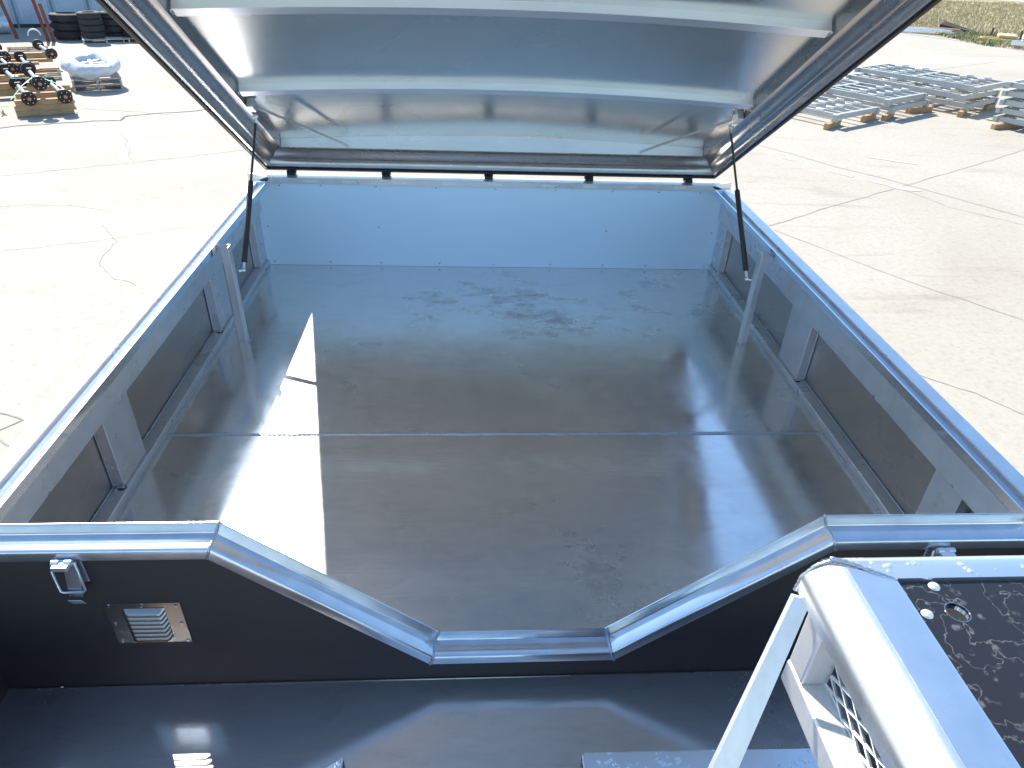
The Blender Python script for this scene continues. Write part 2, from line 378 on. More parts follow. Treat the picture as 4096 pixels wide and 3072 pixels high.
# dry field beyond the slabs
m = MB(); edge = [(10, 60), (18, 47), (22.5, 42.5), (24.9, 40.6), (24.6, 37.2), (26.0, 34.9), (26.9, 32.2), (28.5, 29.5), (33, 24), (45, 12), (70, -10)]
vs = [(x, y, GZ+.008) for x, y in edge] + [(400, -60, GZ+.008), (500, 500, GZ+.008), (0, 500, GZ+.008)]
m.add(vs, [tuple(range(len(vs)))]); S('dry_field', m, 'dry_field', smooth=False)
ribbon('dirt_road', [(20, 95), (54, 74.5), (120, 40)], 5.0, 'gravel', z=GZ+.013, jag=.3, sub=12)
ribbon('gravel_margin', [(16, 49), (22.2, 42.2), (24.2, 40.3), (24.0, 37.2), (25.4, 34.6), (26.4, 31.9), (28.3, 28.6), (33, 22)], .8, 'gravel', z=GZ+.012, jag=.5, sub=12)
# grass tufts
def tufts(name, n, area, hmin, hmax, mat, lean=.35):
    m = MB()
    for _ in range(n):
        x, y = area(); h = random.uniform(hmin, hmax)
        for k in range(4):
            a = random.uniform(0, 2*PI); ww = random.uniform(.015, .035); dx, dy = math.cos(a), math.sin(a); l = random.uniform(.1, lean)*h*2
            ox, oy = x+random.uniform(-.08, .08), y+random.uniform(-.08, .08)
            m.add([(ox-dy*ww, oy+dx*ww, GZ), (ox+dy*ww, oy-dx*ww, GZ), (ox+dx*l, oy+dy*l, GZ+h)], [(0, 1, 2)])
    me = bpy.data.meshes.new(name); me.from_pydata(m.v, [], m.f); me.materials.append(MATS[mat])
    o = bpy.data.objects.new(name, me); COL.objects.link(o); o['kind'] = 'stuff'
    return o
def field_pt():
    while True:
        y = 30+38*random.random()**1.3; x = random.uniform(24.5, 52)
        if x > 25.2+max(0, 33-y)*.9 and x < 24+ (y-28)*.85+6: return x, y
tag(tufts('dry_grass', 15000, field_pt, .06, .26, 'straw'), 'dry straw coloured grass covering the field beyond the slabs', 'grass')
tag(tufts('green_grass', 1500, lambda: (random.uniform(25.4, 30), random.uniform(32.8, 38.5)), .06, .2, 'grass_green'), 'low green grass along the edge of the concrete', 'grass')

# ================================================================== the long utility box body
trailer = thing('utility_body', 'long polished aluminium truck body with its curved lid propped open', 'truck body', (0, 0, 0))
T = trailer
HZ = .483          # lip top
SK = 1.275         # side skins
YF = -2.494        # front lip
# floor plates and welds
MB().box(-1.272, 1.272, -1.546, .004, -.006, 0).build('floor_plate', 'floor_alu', T, False)
MB().box(-1.272, 1.272, -2.499, -1.5475, -.006, 0).build('floor_plate', 'floor_alu', T, False)
def weld(pts, r, name='weld_bead', step=.006, par=None):
    P = []
    for a, b in zip(pts[:-1], pts[1:]):
        a, b = Vector(a), Vector(b); k = max(2, int((b-a).length/step))
        for i in range(k): P.append(a.lerp(b, i/k))
    P.append(Vector(pts[-1]))
    P = [p+Vector((noise.noise(p*31), noise.noise(p*29+Vector((5, 5, 5))), 0))*r*.35 for p in P]
    rr = [r*(.72+.3*(i % 2)+.25*noise.noise(p*23)) for i, p in enumerate(P)]
    return MB().tube(P, r, 6, True, rr).build(name, 'weld', par or T, True, angle=80)
weld([(-1.215, -1.547, .0), (1.215, -1.547, .0)], .0068, 'floor_weld', .009)
# side structure
for sg in (-1, 1):
    X = lambda a, b: (min(sg*a, sg*b), max(sg*a, sg*b))
    MB().box(*X(1.2265, SK), -2.495, -.002, .0, .032).build('bottom_rail', 'frame_alu', T, True, .003)
    weld([(sg*1.226, -2.49, .002), (sg*1.226, -.01, .002)], .0052, step=.007)
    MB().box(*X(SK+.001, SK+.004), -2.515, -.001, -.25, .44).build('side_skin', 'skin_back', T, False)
    MB().box(*X(SK+.0045, SK+.008), -2.52, .055, -.25, .438).build('outer_skin', 'black_skin', T, False)
    MB().box(*X(1.224, SK), -2.495, -.002, .300, .4545).build('top_rail', 'frame_alu', T, True, .003)
    # thin sealant line along the skin
    MB().tube([(sg*1.272, -2.48, .036), (sg*1.272, -.02, .036)], .0028, 6).build('sealant_line', 'screw_zinc', T)
    st = ((-1.865, -1.69), (-.825, -.655), (-.12, -.004)) if sg < 0 else ((-1.221, -1.025), (-2.235, -2.105), (-.12, -.004))
    for y0, y1 in st:
        s_ = MB(); s_.box(*X(1.2385, SK-.001), y0, y1, .034, .298); o = s_.build('stiffener', 'frame_alu', T, True, .002)
        weld([(sg*1.236, y0-.004, .034), (sg*1.262, y0-.004, .034)], .006, step=.006)
        MB().tube([(sg*1.272, y0-.003, .04), (sg*1.272, y0-.003, .295)], .0022, 6).build('sealant_line', 'screw_zinc', T)
        if y1 < -.5:
            MB().lathe([(.013, 0), (.013, .003), (0, .003)], (sg*1.245, y0-.004, .031), (0, 0, 1), 12).build('drain_hole', 'undercoat', T)
    # screws along the top rail
    for y in (-2.2, -1.75, -1.30, -.82, -.33):
        MB().lathe([(.0055, 0), (.0045, .002), (0, .0025)], (sg*1.224, y, .306), (-sg, 0, 0), 10).build('screw', 'screw_zinc', T)
    for y in (-2.0, -1.45, -.98, -.55):
        MB().lathe([(.005, 0), (.004, .002), (0, .0025)], (sg*1.224, y, .430), (-sg, 0, 0), 10).build('screw', 'screw_zinc', T)
    # upright that carries the gas spring: L section standing on the floor
    u = MB(); u.box(*X(1.118, 1.122), -.885, -.842, .0, .453); u.box(*X(1.122, 1.163), -.846, -.842, .0, .453)
    u.build('spring_post', 'brushed_alu', T, True, .001)
    weld([(sg*1.116, -.888, .002), (sg*1.116, -.84, .002), (sg*1.165, -.84, .002)], .0045)
# back wall
MB().box(-1.2735, 1.2735, .0, .006, .001, .4585).build('back_panel', 'back_white', T, False, label='smooth pale blue back panel with screws round its edge')
MB().box(-1.28, 1.28, .0075, .055, -.25, .44).build('back_skin', 'black_skin', T, False)
def bscrew(x, z):
    MB().lathe([(.0062, 0), (.0052, .002), (.002, .0035), (0, .0032)], (x, -.0003, z), (0, -1, 0), 12).build('screw', 'screw_zinc', T)
for x in (-1.112, -.902, -.621, -.307, .003, .321, .623, .874, 1.10): bscrew(x, .4425)
for x in (-1.196, -.897, -.619, -.300, .002, .318, .616, .859, 1.199): bscrew(x, .019)
for x, z in ((-.62, .222), (.616, .22), (-1.205, .22), (1.205, .22)): bscrew(x, z)
for x in (-.95, -.75, -.5, -.24, .0, .28, .5, .72, .98):
    MB().box(x-.035, x+.035, -.0125, -.0085, .461+.002*math.sin(x*9), .474).build('tack_plate', 'brushed_alu', T, True, .001)
# rim rail: normalised profile e (0 lip .. 1 outer edge), h metres above the lip top
RP = [(0, 0), (.035, .0), (.045, -.006), (.05, -.024), (.10, -.029), (.16, -.0285), (.55, -.031), (.86, -.033), (.93, -.0345), (.975, -.037), (1.0, -.042), (1.0, -.061), (.96, -.064), (.12, -.044), (0, -.028)]
def ring(V, E, H, drop=0.0, flat=False):
    return [Vector(V)+Vector(E)*e+Vector(H)*((0 if e < .9 or h > -.05 else -.05) if flat and e > .01 else h-drop*max(0, e-.1)) for e, h in RP]
Z = Vector((0, 0, 1))
SE = .135; FE = .050; BE = .075
cFL, cFR = ((-1.15, YF, HZ), (-SE, -FE, 0)), ((1.15, YF, HZ), (SE, -FE, 0))
cBL, cBR = ((-1.15, -.012, HZ), (-SE, BE, 0)), ((1.15, -.012, HZ), (SE, BE, 0))
def rimseg(A, B, Ha=Z, Hb=Z, mat='rim_alu', label=None, drop=0.0, flat=False):
    steps = 12; R = []
    for i in range(steps+1):
        t = i/steps; V = Vector(A[0]).lerp(Vector(B[0]), t); E = Vector(A[1]).lerp(Vector(B[1]), t); H = Ha.lerp(Hb, t)
        R.append(ring(V, E, H, drop, flat))
    return MB().sweep(R).build('rim_rail', mat, T, True, angle=28, label=label)
rimseg(cBL, cFL, mat='side_rim_alu', drop=.03); rimseg(cFR, cBR, mat='side_rim_alu', drop=.03)
rimseg(cBL, cBR, flat=True, mat='frame_alu')
nx1, nx2, ZL = .672, .209, HZ-.381
def mit(n1, n2):
    n1, n2 = Vector(n1), Vector(n2); return (n1+n2)/(1+n1.dot(n2))
dl = Vector((nx1-nx2, 0, -.381)).normalized(); nl = Vector((.381, 0, nx1-nx2)).normalized(); nr = Vector((-.381, 0, nx1-nx2)).normalized()
F = (0, -FE, 0)
mA = mit(Z, nl); mB = mit(nl, Z); mC = mit(Z, nr); mD = mit(nr, Z)
pA, pB, pC, pD = (-nx1, YF, HZ), (-nx2, YF, ZL), (nx2, YF, ZL), (nx1, YF, HZ)
rimseg(cFL, (pA, F), Z, mA); rimseg((pA, F), (pB, F), mA, mB); rimseg((pB, F), (pC, F), mB, mC); rimseg((pC, F), (pD, F), mC, mD); rimseg((pD, F), cFR, mD, Z)
for V, E, H in ((pA, F, mA), (pB, F, mB), (pC, F, mC), (pD, F, mD)):
    rg = ring(V, E, H); weld(rg[0:1]+rg[3:4]+rg[5:12], .0042, 'rim_weld', .004)
for (V, E) in (cFL, cFR, cBL, cBR):
    rg = ring(V, E, Z); weld(rg[1:12], .004, 'rim_weld', .004)
# front wall: black outer sheet and bare inner sheet, both notched under the rim and open behind the louvres
def top_at(x):
    a = abs(x)
    if a >= nx1: return HZ
    if a <= nx2: return ZL
    return ZL+(a-nx2)/(nx1-nx2)*.381
VX0, VX1, VZ0, VZ1 = -.927, -.828, .144, .243
def wall_sheet(y0, y1, z0, off, mat, name, x0=-SK, x1=SK):
    xs = sorted([x0, -nx1, -nx2, nx2, nx1, x1, VX0, VX1]); m = MB()
    for a, b in zip(xs[:-1], xs[1:]):
        ta, tb = top_at(a)-off, top_at(b)-off
        spans = [(z0, z0, ta, tb)]
        if abs(a-VX0) < 1e-6: spans = [(z0, z0, VZ0, VZ0), (VZ1, VZ1, ta, tb)]
        for za, zb, zc, zd in spans:
            m.hexa([(a, y0, za), (b, y0, zb), (b, y1, zb), (a, y1, za), (a, y0, zc), (b, y0, zd), (b, y1, zd), (a, y1, zc)])
    return m.build(name, mat, T, False)
wall_sheet(-2.5225, -2.5195, -.046, .050, 'black_skin', 'front_wall')
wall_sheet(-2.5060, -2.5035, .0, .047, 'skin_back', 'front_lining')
# tray in front of the wall
MB().box(-1.272, 1.275, -4.4, -2.5232, -.052, -.046).build('tray_floor', 'tray_alu', T, False)
MB().box(-1.280, -1.273, -4.4, -2.5232, -.25, .44).build('tray_side', 'black_skin', T, False)
MB().box(1.276, 1.283, -4.4, -2.5232, -.25, .44).build('tray_side', 'black_skin', T, False)
MB().tube([(-1.27, -2.526, -.045), (1.27, -2.526, -.045)], .0014, 6).build('sealant_line', 'skin_back', T)
# step boxes inside the tray
def prism(pts, z0, z1):
    n = len(pts); m = MB(); m.add([(x, y, z0) for x, y in pts]+[(x, y, z1) for x, y in pts], [tuple(range(n-1, -1, -1)), tuple(range(n, 2*n))]+[(i, (i+1) % n, n+(i+1) % n, n+i) for i in range(n)]); return m
for pts in ([(-1.27, -2.886), (-.408, -2.905), (-.371, -2.882), (-.371, -3.35), (-1.27, -3.35)], [(.084, -2.890), (1.27, -2.900), (1.27, -3.35), (.060, -3.35)]):
    sb = prism(pts, -.045, .236).build('step_box', 'black_skin', T, True, .003)
    prism(pts, .237, .25).build('step_plate', 'beaded_alu', sb, True, .004)
weld([(.086, -2.892, .247), (.074, -3.1, .247)], .004)
# louvred vent
vent = MB()
vent.box(-.961, VX0+.004, -2.5252, -2.5227, .124, .262); vent.box(VX1-.004, -.793, -2.5252, -2.5227, .124, .262)
vent.box(VX0+.004, VX1-.004, -2.5252, -2.5227, .124, .143); vent.box(VX0+.004, VX1-.004, -2.5252, -2.5227, .244, .262)
vent_o = vent.build('vent_plate', 'vent_alu', T, False, label='square louvred vent plate on the black wall')
nL = 7; pit = (.244-.143)/nL
for k in range(nL):
    z1 = .244-k*pit; z0 = z1-pit; m = MB(); vs = []; nxg, nzg = 18, 5
    for i in range(nxg+1):
        tx = i/nxg; x = VX0+.002+(VX1-VX0-.004)*tx; e = min(1, math.sin(PI*tx)*3.2)**.6 if 0 < tx < 1 else 0
        for j in range(nzg+1):
            tz = j/nzg; d = .0125*e*math.sin(tz*PI*.5); vs.append((x, -2.5255-d, z1-(z1-z0)*tz*(.8+.25*e)))
    m.add(vs, [(i*(nzg+1)+j, (i+1)*(nzg+1)+j, (i+1)*(nzg+1)+j+1, i*(nzg+1)+j+1) for i in range(nxg) for j in range(nzg)])
    o = m.build('louvre', 'vent_alu', T, True, angle=70); o.parent = vent_o
for x in (-.952, -.879, -.802):
    for z in (.131, .193, .254):
        if x == -.879 and z == .193: continue
        MB().lathe([(.0042, 0), (.0038, .0022), (0, .003)], (x, -2.5253, z), (0, -1, 0), 10).build('screw', 'chrome', vent_o)
# draw latches
def latch(x, z):
    r = MB(); r.box(x-.018, x+.018, -2.5275, -2.5235, z-.094, z-.03); o = r.build('latch', 'latch_zinc', T, True, .001, label='bright wire loop draw latch under the rim')
    MB().box(x-.016, x+.016, -2.572, -2.5475, z-.014, z-.003).build('catch_plate', 'latch_zinc', o, True, .001)
    for s in (-1, 1): MB().tube([(x+s*.02, -2.556, z-.004), (x+s*.006, -2.556, z-.004)], .0065, 12).build('knuckle', 'latch_zinc', o)
    MB().tube([(x-.024, -2.552, z-.008), (x-.027, -2.558, z-.03), (x-.024, -2.562, z-.084), (x-.018, -2.562, z-.088), (x+.022, -2.562, z-.088), (x+.028, -2.562, z-.082), (x+.027, -2.558, z-.03), (x+.022, -2.552, z-.008)], .0028, 8).build('wire_loop', 'latch_zinc', o)
    l = MB(); l.obox((x+.002, -2.549, z-.062), ((1, 0, 0), (0, .25, 1), (0, 1, -.25)), (.030, .088, .0025)); l.build('lever', 'screw_zinc', o, True, .001)
    MB().obox((x+.005, -2.568, z-.112), ((1, 0, 0), (0, -.5, 1), (0, 1, .5)), (.028, .026, .002)).build('lever_tip', 'latch_zinc', o, True, .001)
latch(-.985, .433); latch(.943, .433)
# underbody so that the body stands on the yard
MB().box(-1.272, 1.272, -4.4, .05, -.30, -.254).build('underbody_deck', 'undercoat', T, False)
for x in (-.45, .45): MB().box(x-.05, x+.05, -5.2, .0, -1.05, -.302).build('chassis_rail', 'undercoat', T, False)
for x in (-1.05, 1.05):
    for y in (-.9, -2.1):
        wl = MB().lathe([(.30, -.13), (.52, -.13), (.56, -.08), (.56, .08), (.52, .13), (.30, .13)], (x, y, GZ+.56), (1, 0, 0), 40).build('wheel', 'tyre', T)
        MB().lathe([(0, -.05), (.29, -.09), (.31, -.12), (.31, .12), (.29, .09), (0, .05)], (x, y, GZ+.56), (1, 0, 0), 24).build('rim', 'frame_alu', wl)
for y in (-.9, -2.1): MB().tube([(-1.0, y, GZ+.56), (1.0, y, GZ+.56)], .06, 12).build('axle', 'undercoat', T)
for x in (-.4, .4):
    MB().box(x-.06, x+.06, -4.3, -4.15, GZ, -1.05).build('landing_leg', 'undercoat', T, False)

# ---------------------------------------------------------------- lid
TH = math.radians(32); C32, S32 = math.cos(TH), math.sin(TH)
LO = Vector((0, .06, .515)); LU = Vector((0, -C32, S32)); LN = Vector((0, S32, C32))
def LP(x, u, n): return LO+Vector((x, 0, 0))+LU*u+LN*n
LW, LL = 1.185, 2.56
def crown(x): return .112+.037*(1-(x/1.1)**2)
lid = MB(); nxg = 48; vs = []
X0 = 1.082
for lay in (0, .012):
    for i in range(nxg+1):
        x = -X0+2*X0*i/nxg
        for u in np.linspace(.098, LL-.1, 14): vs.append(LP(x, float(u), crown(x)+lay+.0025*noise.noise(Vector((x*1.7, float(u)*1.9, 3)))*(1 if lay == 0 else 0)))
q = 14; fs = []
off = (nxg+1)*q
for i in range(nxg):
    for j in range(q-1):
        a = i*q+j; fs += [(a, a+1, a+q+1, a+q), (off+a, off+a+q, off+a+q+1, off+a+1)]
for i in range(nxg): fs += [(i*q, (i+1)*q, off+(i+1)*q, off+i*q), (i*q+q-1, off+i*q+q-1, off+(i+1)*q+q-1, (i+1)*q+q-1)]
for j in range(q-1): fs += [(j, off+j, off+j+1, j+1), (nxg*q+j, nxg*q+j+1, off+nxg*q+j+1, off+nxg*q+j)]
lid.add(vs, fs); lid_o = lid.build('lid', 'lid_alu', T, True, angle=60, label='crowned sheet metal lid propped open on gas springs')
# rolled frame round the lid; e inward from the outer edge, n along the lid normal
FP = [(0, .0), (.012, -.004), (.022, 0), (.0235, .010), (.027, .022), (.034, .031), (.043, .0345), (.050, .036), (.056, .041), (.062, .052), (.070, .063), (.080, .069), (.102, .070), (.1035, .110), (.1035, .128), (.030, .128), (.010, .118), (.002, .10)]
RC = .05
def lidring(kind, t):
    # corner path round the lid: returns centre line of the outer edge and the inward direction
    pass
path = []     # (x, u, inward dx, inward du)
def corner(cx, cu, a0, a1, k=6):
    for i in range(k+1):
        a = a0+(a1-a0)*i/k; path.append((cx+RC*math.cos(a), cu+RC*math.sin(a), -math.cos(a), -math.sin(a)))
# straight sides with mitred inner corners: use plain mitres (offset exceeds the corner radius)
def sweep_side(pts, mat, name, prof):
    rings = []
    for (x, u, dx, du) in pts: rings.append([LP(x+dx*e, u+du*e, n) for e, n in prof])
    return MB().sweep(rings).build(name, mat, lid_o, True, angle=32)
def line(a, b, k=16): return [tuple(a[i]+(b[i]-a[i])*t/k for i in range(4)) for t in range(k+1)]
cs = [(-LW, LL, 1, -1), (-LW, 0, 1, 1), (LW, 0, -1, 1), (LW, LL, -1, -1)]
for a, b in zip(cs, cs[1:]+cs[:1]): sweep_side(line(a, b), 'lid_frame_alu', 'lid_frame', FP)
GP = [(-.010, -.004), (-.012, .006), (-.006, .013), (.004, .004), (.013, -.0045), (.013, -.012), (.002, -.013)]
for a, b in zip(cs, cs[1:]+cs[:1]): sweep_side(line(a, b), 'gasket', 'gasket', [(e, n-.002) for e, n in GP])
# arched end plates between frame and skin
for u0 in (.1045, LL-.107):
    m = MB(); vs = []
    for uu in (u0, u0+.003):
        for zz in (0, 1):
            for i in range(33):
                x = -1.08+2.16*i/32; vs.append(LP(x, uu, .0725 if zz == 0 else crown(x)-.001))
    fs = []
    for i in range(32):
        fs += [(i, i+1, 33+i+1, 33+i), (66+i, 99+i, 99+i+1, 66+i+1), (33+i, 33+i+1, 99+i+1, 99+i), (i, 66+i, 66+i+1, i+1)]
    m.add(vs, fs); m.build('end_plate', 'bar_alu', lid_o, True, angle=50)
# roof bows following the crown
for u0 in (.715, 1.36, 2.005):
    rings = []
    for i in range(33):
        x = -1.075+2.15*i/32; c_ = crown(x)
        rings.append([LP(x, u0+du, c_+dn) for du, dn in ((0, -.027), (0, -.0295), (.044, -.0295), (.0455, -.028), (.0455, .002), (.043, .002), (.043, -.027))])
    MB().sweep(rings).build('roof_bow', 'bar_alu', lid_o, True, angle=30)
    for sg in (-1, 1):
        a = LP(sg*1.078, u0+.02, crown(1.075)-.03); weld([a, LP(sg*1.078, u0+.044, crown(1.075)-.03)], .006, 'bow_weld', .005, lid_o)
# diagonal stays
for sg in (-1, 1):
    MB().bar(LP(sg*1.04, .62, .075), LP(sg*.745, .118, .082), .003, .012, LN).build('diagonal_stay', 'bar_alu', lid_o)
    b = MB(); b.obox(LP(sg*1.066, .62, .085), ((1, 0, 0), LU, LN), (.028, .06, .04)); b.build('spring_bracket', 'frame_alu', lid_o, True, .003)
# hinges
for x in (-1.056, -.569, -.033, .501, 1.038):
    h = MB(); h.tube([(x-.023, .062, .498), (x+.023, .062, .498)], .011, 14); h.obox((x, .05, .488), ((1, 0, 0), (0, 1, 0), (0, 0, 1)), (.042, .03, .018))
    h.build('hinge', 'gasket', T, True)
# gas springs
for sg, lo_, hi_ in ((-1, (-1.09, -.83, .332), (-1.045, -.453, .876)), (1, (1.09, -.85, .326), (1.045, -.40, .870))):
    lo_, hi_ = Vector(lo_), Vector(hi_); d = hi_-lo_
    c1 = lo_+d*.05; c2 = lo_+d*.58
    g = MB().tube([lo_+d*.05, lo_+d*.055, c2-d*.008, c2], .0115, 16, True, [.009, .0115, .0115, .008]).build('gas_spring', 'strut_black', T, True)
    MB().tube([c2, hi_-d*.03], .005, 12).build('piston_rod', 'strut_black', g)
    for p, q in ((lo_, lo_+d*.05), (hi_, hi_-d*.045)):
        e = MB(); e.lathe([(0, -.010), (.006, -.008), (.0095, 0), (.006, .008), (0, .010)], p, (1, 0, 0), 14); e.tube([p, q], .0062, 10); e.tube([p, p+Vector((sg*.02, 0, 0))], .004, 8)
        e.build('ball_end', 'chrome', g)
    # pin to the post
    MB().tube([lo_, lo_+Vector((sg*.018, -.01, 0))], .005, 8).build('spring_pin', 'chrome', g)

# ---------------------------------------------------------------- mesh guard rack in the lower right corner
R0 = thing('guard_rack', 'bulky welded aluminium rack with expanded mesh side and black top sheet', 'rack', (.3, -3.12, -.046))
def rk(m, name, mat, bevel=0, smooth=True, label=None, angle=35):
    o = m.build(name, mat, None, smooth, bevel, label=label, angle=angle)
    o.data.transform(Matrix.Translation((-.3, 3.12, .046))); o.parent = R0; return o
# side beam with broad rounded shoulder (runs away from the wall)
zt = 1.0
bp = [(.322, zt), (.318, zt+.001), (.275, zt)]
for i in range(9):
    a = PI/2*i/8; bp.append((.278-.040*math.sin(a), zt-.040+.040*math.cos(a)))
bp += [(.238, zt-.050), (.242, zt-.053), (.322, zt-.053)]
rk(MB().sweep([[Vector((x, y+(-(.322-x)*.0+(.0 if y < -3.2 else -.35*(x-.238))), z)) for x, z in bp] for y in (-3.098, -3.13, -3.3, -3.6, -3.95)]), 'side_beam', 'rack_alu', angle=30)
# rear beam along the wall
pr = [(-3.127, zt-.001), (-3.112, zt)]
for i in range(6):
    a = PI/2*i/5; pr.append((-3.104+.014*math.sin(a), zt-.014+.014*math.cos(a)))
pr += [(-3.090, zt-.08), (-3.127, zt-.08)]
rk(MB().sweep([[Vector((x+(0 if x > .4 else (-3.09-y)*1.6), y, z)) for y, z in pr] for x in (.258, .6, 1.27)]), 'rear_beam', 'beaded_alu', angle=30)
# black top sheet with a round hole
def plate_with_hole(x0, x1, y0, y1, z, t, hx, hy, hr, n=32):
    m = MB(); inner = [(hx+hr*math.cos(2*PI*k/n), hy+hr*math.sin(2*PI*k/n)) for k in range(n)]
    outer = []
    for k in range(n):
        c, s = math.cos(2*PI*k/n), math.sin(2*PI*k/n); tx = ((x1-hx)/c if c > 1e-6 else ((x0-hx)/c if c < -1e-6 else 1e9)); ty = ((y1-hy)/s if s > 1e-6 else ((y0-hy)/s if s < -1e-6 else 1e9)); tt = min(tx, ty)
        outer.append((hx+c*tt, hy+s*tt))
    vs = [(x, y, z) for x, y in inner]+[(x, y, z) for x, y in outer]+[(x, y, z-t) for x, y in inner]+[(x, y, z-t) for x, y in outer]
    fs = []
    for k in range(n):
        k2 = (k+1) % n; fs += [(k, k2, n+k2, n+k), (2*n+k, 3*n+k, 3*n+k2, 2*n+k2), (k, 2*n+k, 2*n+k2, k2), (n+k, n+k2, 3*n+k2, 3*n+k)]
    m.add(vs, fs)
    for cx, cy in ((x0, y0), (x1, y0), (x1, y1), (x0, y1)):   # corner triangles
        k = min(range(n), key=lambda q: 9 if False else abs(math.atan2(cy-hy, cx-hx)-math.atan2(outer[q][1]-hy, outer[q][0]-hx)))
        for k2 in ((k-1) % n, (k+1) % n):
            a, b = outer[k], outer[k2]
            if abs(a[0]-b[0]) > 1e-6 and abs(a[1]-b[1]) > 1e-6: m.add([(a[0], a[1], z), (b[0], b[1], z), (cx, cy, z)], [(0, 1, 2)])
    return m
rk(plate_with_hole(.324, 1.27, -3.95, -3.129, zt-.006, .003, .3685, -3.1685, .0115), 'top_sheet', 'water_black', smooth=False, label='black sheet with dried water marks and a round hole')
for x, y in ((.363, -3.1345), (.335, -3.170)):
    rk(MB().lathe([(.0062, 0), (.005, .0018), (.0015, .0028), (0, .002)], (x, y, zt-.006), (0, 0, 1), 16), 'rivet', 'brushed_alu')
rk(MB().lathe([(.0118, -.008), (.0118, .0004), (.0124, .0004), (.0124, -.0005)], (.3685, -3.1685, zt-.006), (0, 0, 1), 32, False, False), 'hole_collar', 'chrome')
rk(MB().box(.324, 1.27, -3.95, -3.13, zt-.30, zt-.297), 'shelf_sheet', 'black_skin')
# weld round the mitre
Pw = [(.262, -3.098, zt+.0), (.28, -3.106, zt+.001), (.30, -3.118, zt+.001), (.322, -3.130, zt)]
Pl = [(.266, -3.100, zt-.001), (.25, -3.097, zt-.012), (.240, -3.096, zt-.03), (.237, -3.097, zt-.052)]
for P in (Pw, Pl):
    o = weld(P, .0028, 'weld_bead', .003); o.data.transform(Matrix.Translation((-.3, 3.12, .046))); o.parent = R0
# lower rail, corner upright, mesh
rk(MB().box(.252, .287, -3.95, -3.108, .800, .838), 'lower_rail', 'brushed_alu', .003)
rk(MB().box(.2525, .2865, -3.145, -3.110, .839, zt-.0535), 'corner_upright', 'brushed_alu', .003)
mm = MB(); sx, sz = .040, .020; y = -3.147
while y > -3.95:
    for k in range(6):
        z0 = .838+k*sz*1.0
        for a, b in (((y, z0), (y-sx/2, z0+sz/2)), ((y-sx/2, z0+sz/2), (y-sx, z0)), ((y, z0+sz), (y-sx/2, z0+sz/2)), ((y-sx/2, z0+sz/2), (y-sx, z0+sz))):
            if max(a[1], b[1]) > .947: continue
            mm.bar((.284, a[0], a[1]), (.284, b[0], b[1]), .0022, .0030, (1, .3, 0))
    y -= sx
rk(mm, 'expanded_mesh', 'brushed_alu', smooth=False)
# slanting flat brace, wider towards its foot
A, B = Vector((.240, -3.111, .950)), Vector((.150, -3.212, .742))
d = (B-A).normalized(); B2 = A+d*((.950+.03)/(-d.z)); sd = Vector((1, 0, 0)).cross(d).normalized(); wd = Vector((.93, -.35, 0)).normalized()
rings = []
for p, ww in ((A, .018), (B, .027), (B2, .06)):
    rings.append([p+wd*ww/2, p+wd*ww/2+sd*.008, p-wd*ww/2+sd*.008, p-wd*ww/2])
rk(MB().sweep(rings), 'slanting_brace', 'brushed_alu')
for x, y in ((1.24, -3.11), (1.24, -3.93), (.27, -3.93)):
    rk(MB().box(x-.018, x+.018, y-.018, y+.018, -.046 if y > -3.5 and x > .5 else -.046, zt-.30), 'leg', 'brushed_alu')
    rk(MB().box(x-.0175, x+.0175, y-.0175, y+.0175, zt-.2965, zt-.095), 'upright', 'brushed_alu')

# ================================================================== yard, left: corrugated fence
E1 = Vector((.891, .454, 0)); E2 = Vector((-.454, .891, 0)); A1 = math.atan2(.454, .891)
fence = thing('sheet_fence', 'tall ribbed grey blue metal sheet fence behind the tyres', 'fence', (-18.0, 28.2, GZ), A1)
panel = None
for k in range(-7, 16):
    if panel is None:
        m = MB(); w_, n_ = 1.30, 52; vs = []
        for i in range(n_+1):
            x = w_*i/n_; y = .012*math.cos(2*PI*i/4)
            vs += [(x, y, .12), (x, y, 4.2)]
        m.add(vs, [(2*i, 2*i+2, 2*i+3, 2*i+1) for i in range(n_)]); panel = m.build('sheet_panel', 'fence_sheet', fence, False); o = panel
    else: o = panel.copy(); COL.objects.link(o)
    o.location = (k*1.30, .004*(k % 2), 0)
    p = MB().box(-.035, .035, -.06, -.02, 0, 4.25).build('fence_batten', 'fence_post_mat', fence, False) if k == -7 else None
    if p: bat = p
    else: p = bat.copy(); COL.objects.link(p)
    p.location = (k*1.30, 0, 0)
MB().box(-9, 21, -.02, .10, 0, .13).build('kerb_rail', 'dark_board', fence, False)

# tyres -------------------------------------------------------------
def make_tyre(R, h):
    r = R*.56; m = MB(); prof = []
    for rr, z in ((r, .12), (r*1.02, .04), (R*.75, .0), (R*.92, .03), (R, .16), (R*1.0, .84), (R*.92, .97), (R*.75, 1), (r*1.02, .96), (r, .88)): prof.append((rr, z*h))
    m.lathe(prof, (0, 0, 0), (0, 0, 1), 30, True)
    for k in range(30):
        a = 2*PI*k/30; c, s = math.cos(a), math.sin(a)
        m.obox((c*R*1.0, s*R*1.0, h*(.32 if k % 2 else .68)), ((c, s, 0), (-s, c, 0), (0, 0, 1)), (.022, R*.09, h*.3))
    o = m.build('tyre', 'tyre'); o.data.name = 'tyre'; return o
base_t = {}
def tyre(R, h, loc, label, group):
    key = (R, h)
    if key not in base_t: base_t[key] = make_tyre(R, h); o = base_t[key]
    else: o = base_t[key].copy(); COL.objects.link(o)
    o.location = loc; o.rotation_euler = (random.uniform(-.02, .02), random.uniform(-.02, .02), random.uniform(0, 6)); return tag(o, label, 'tyre', group)
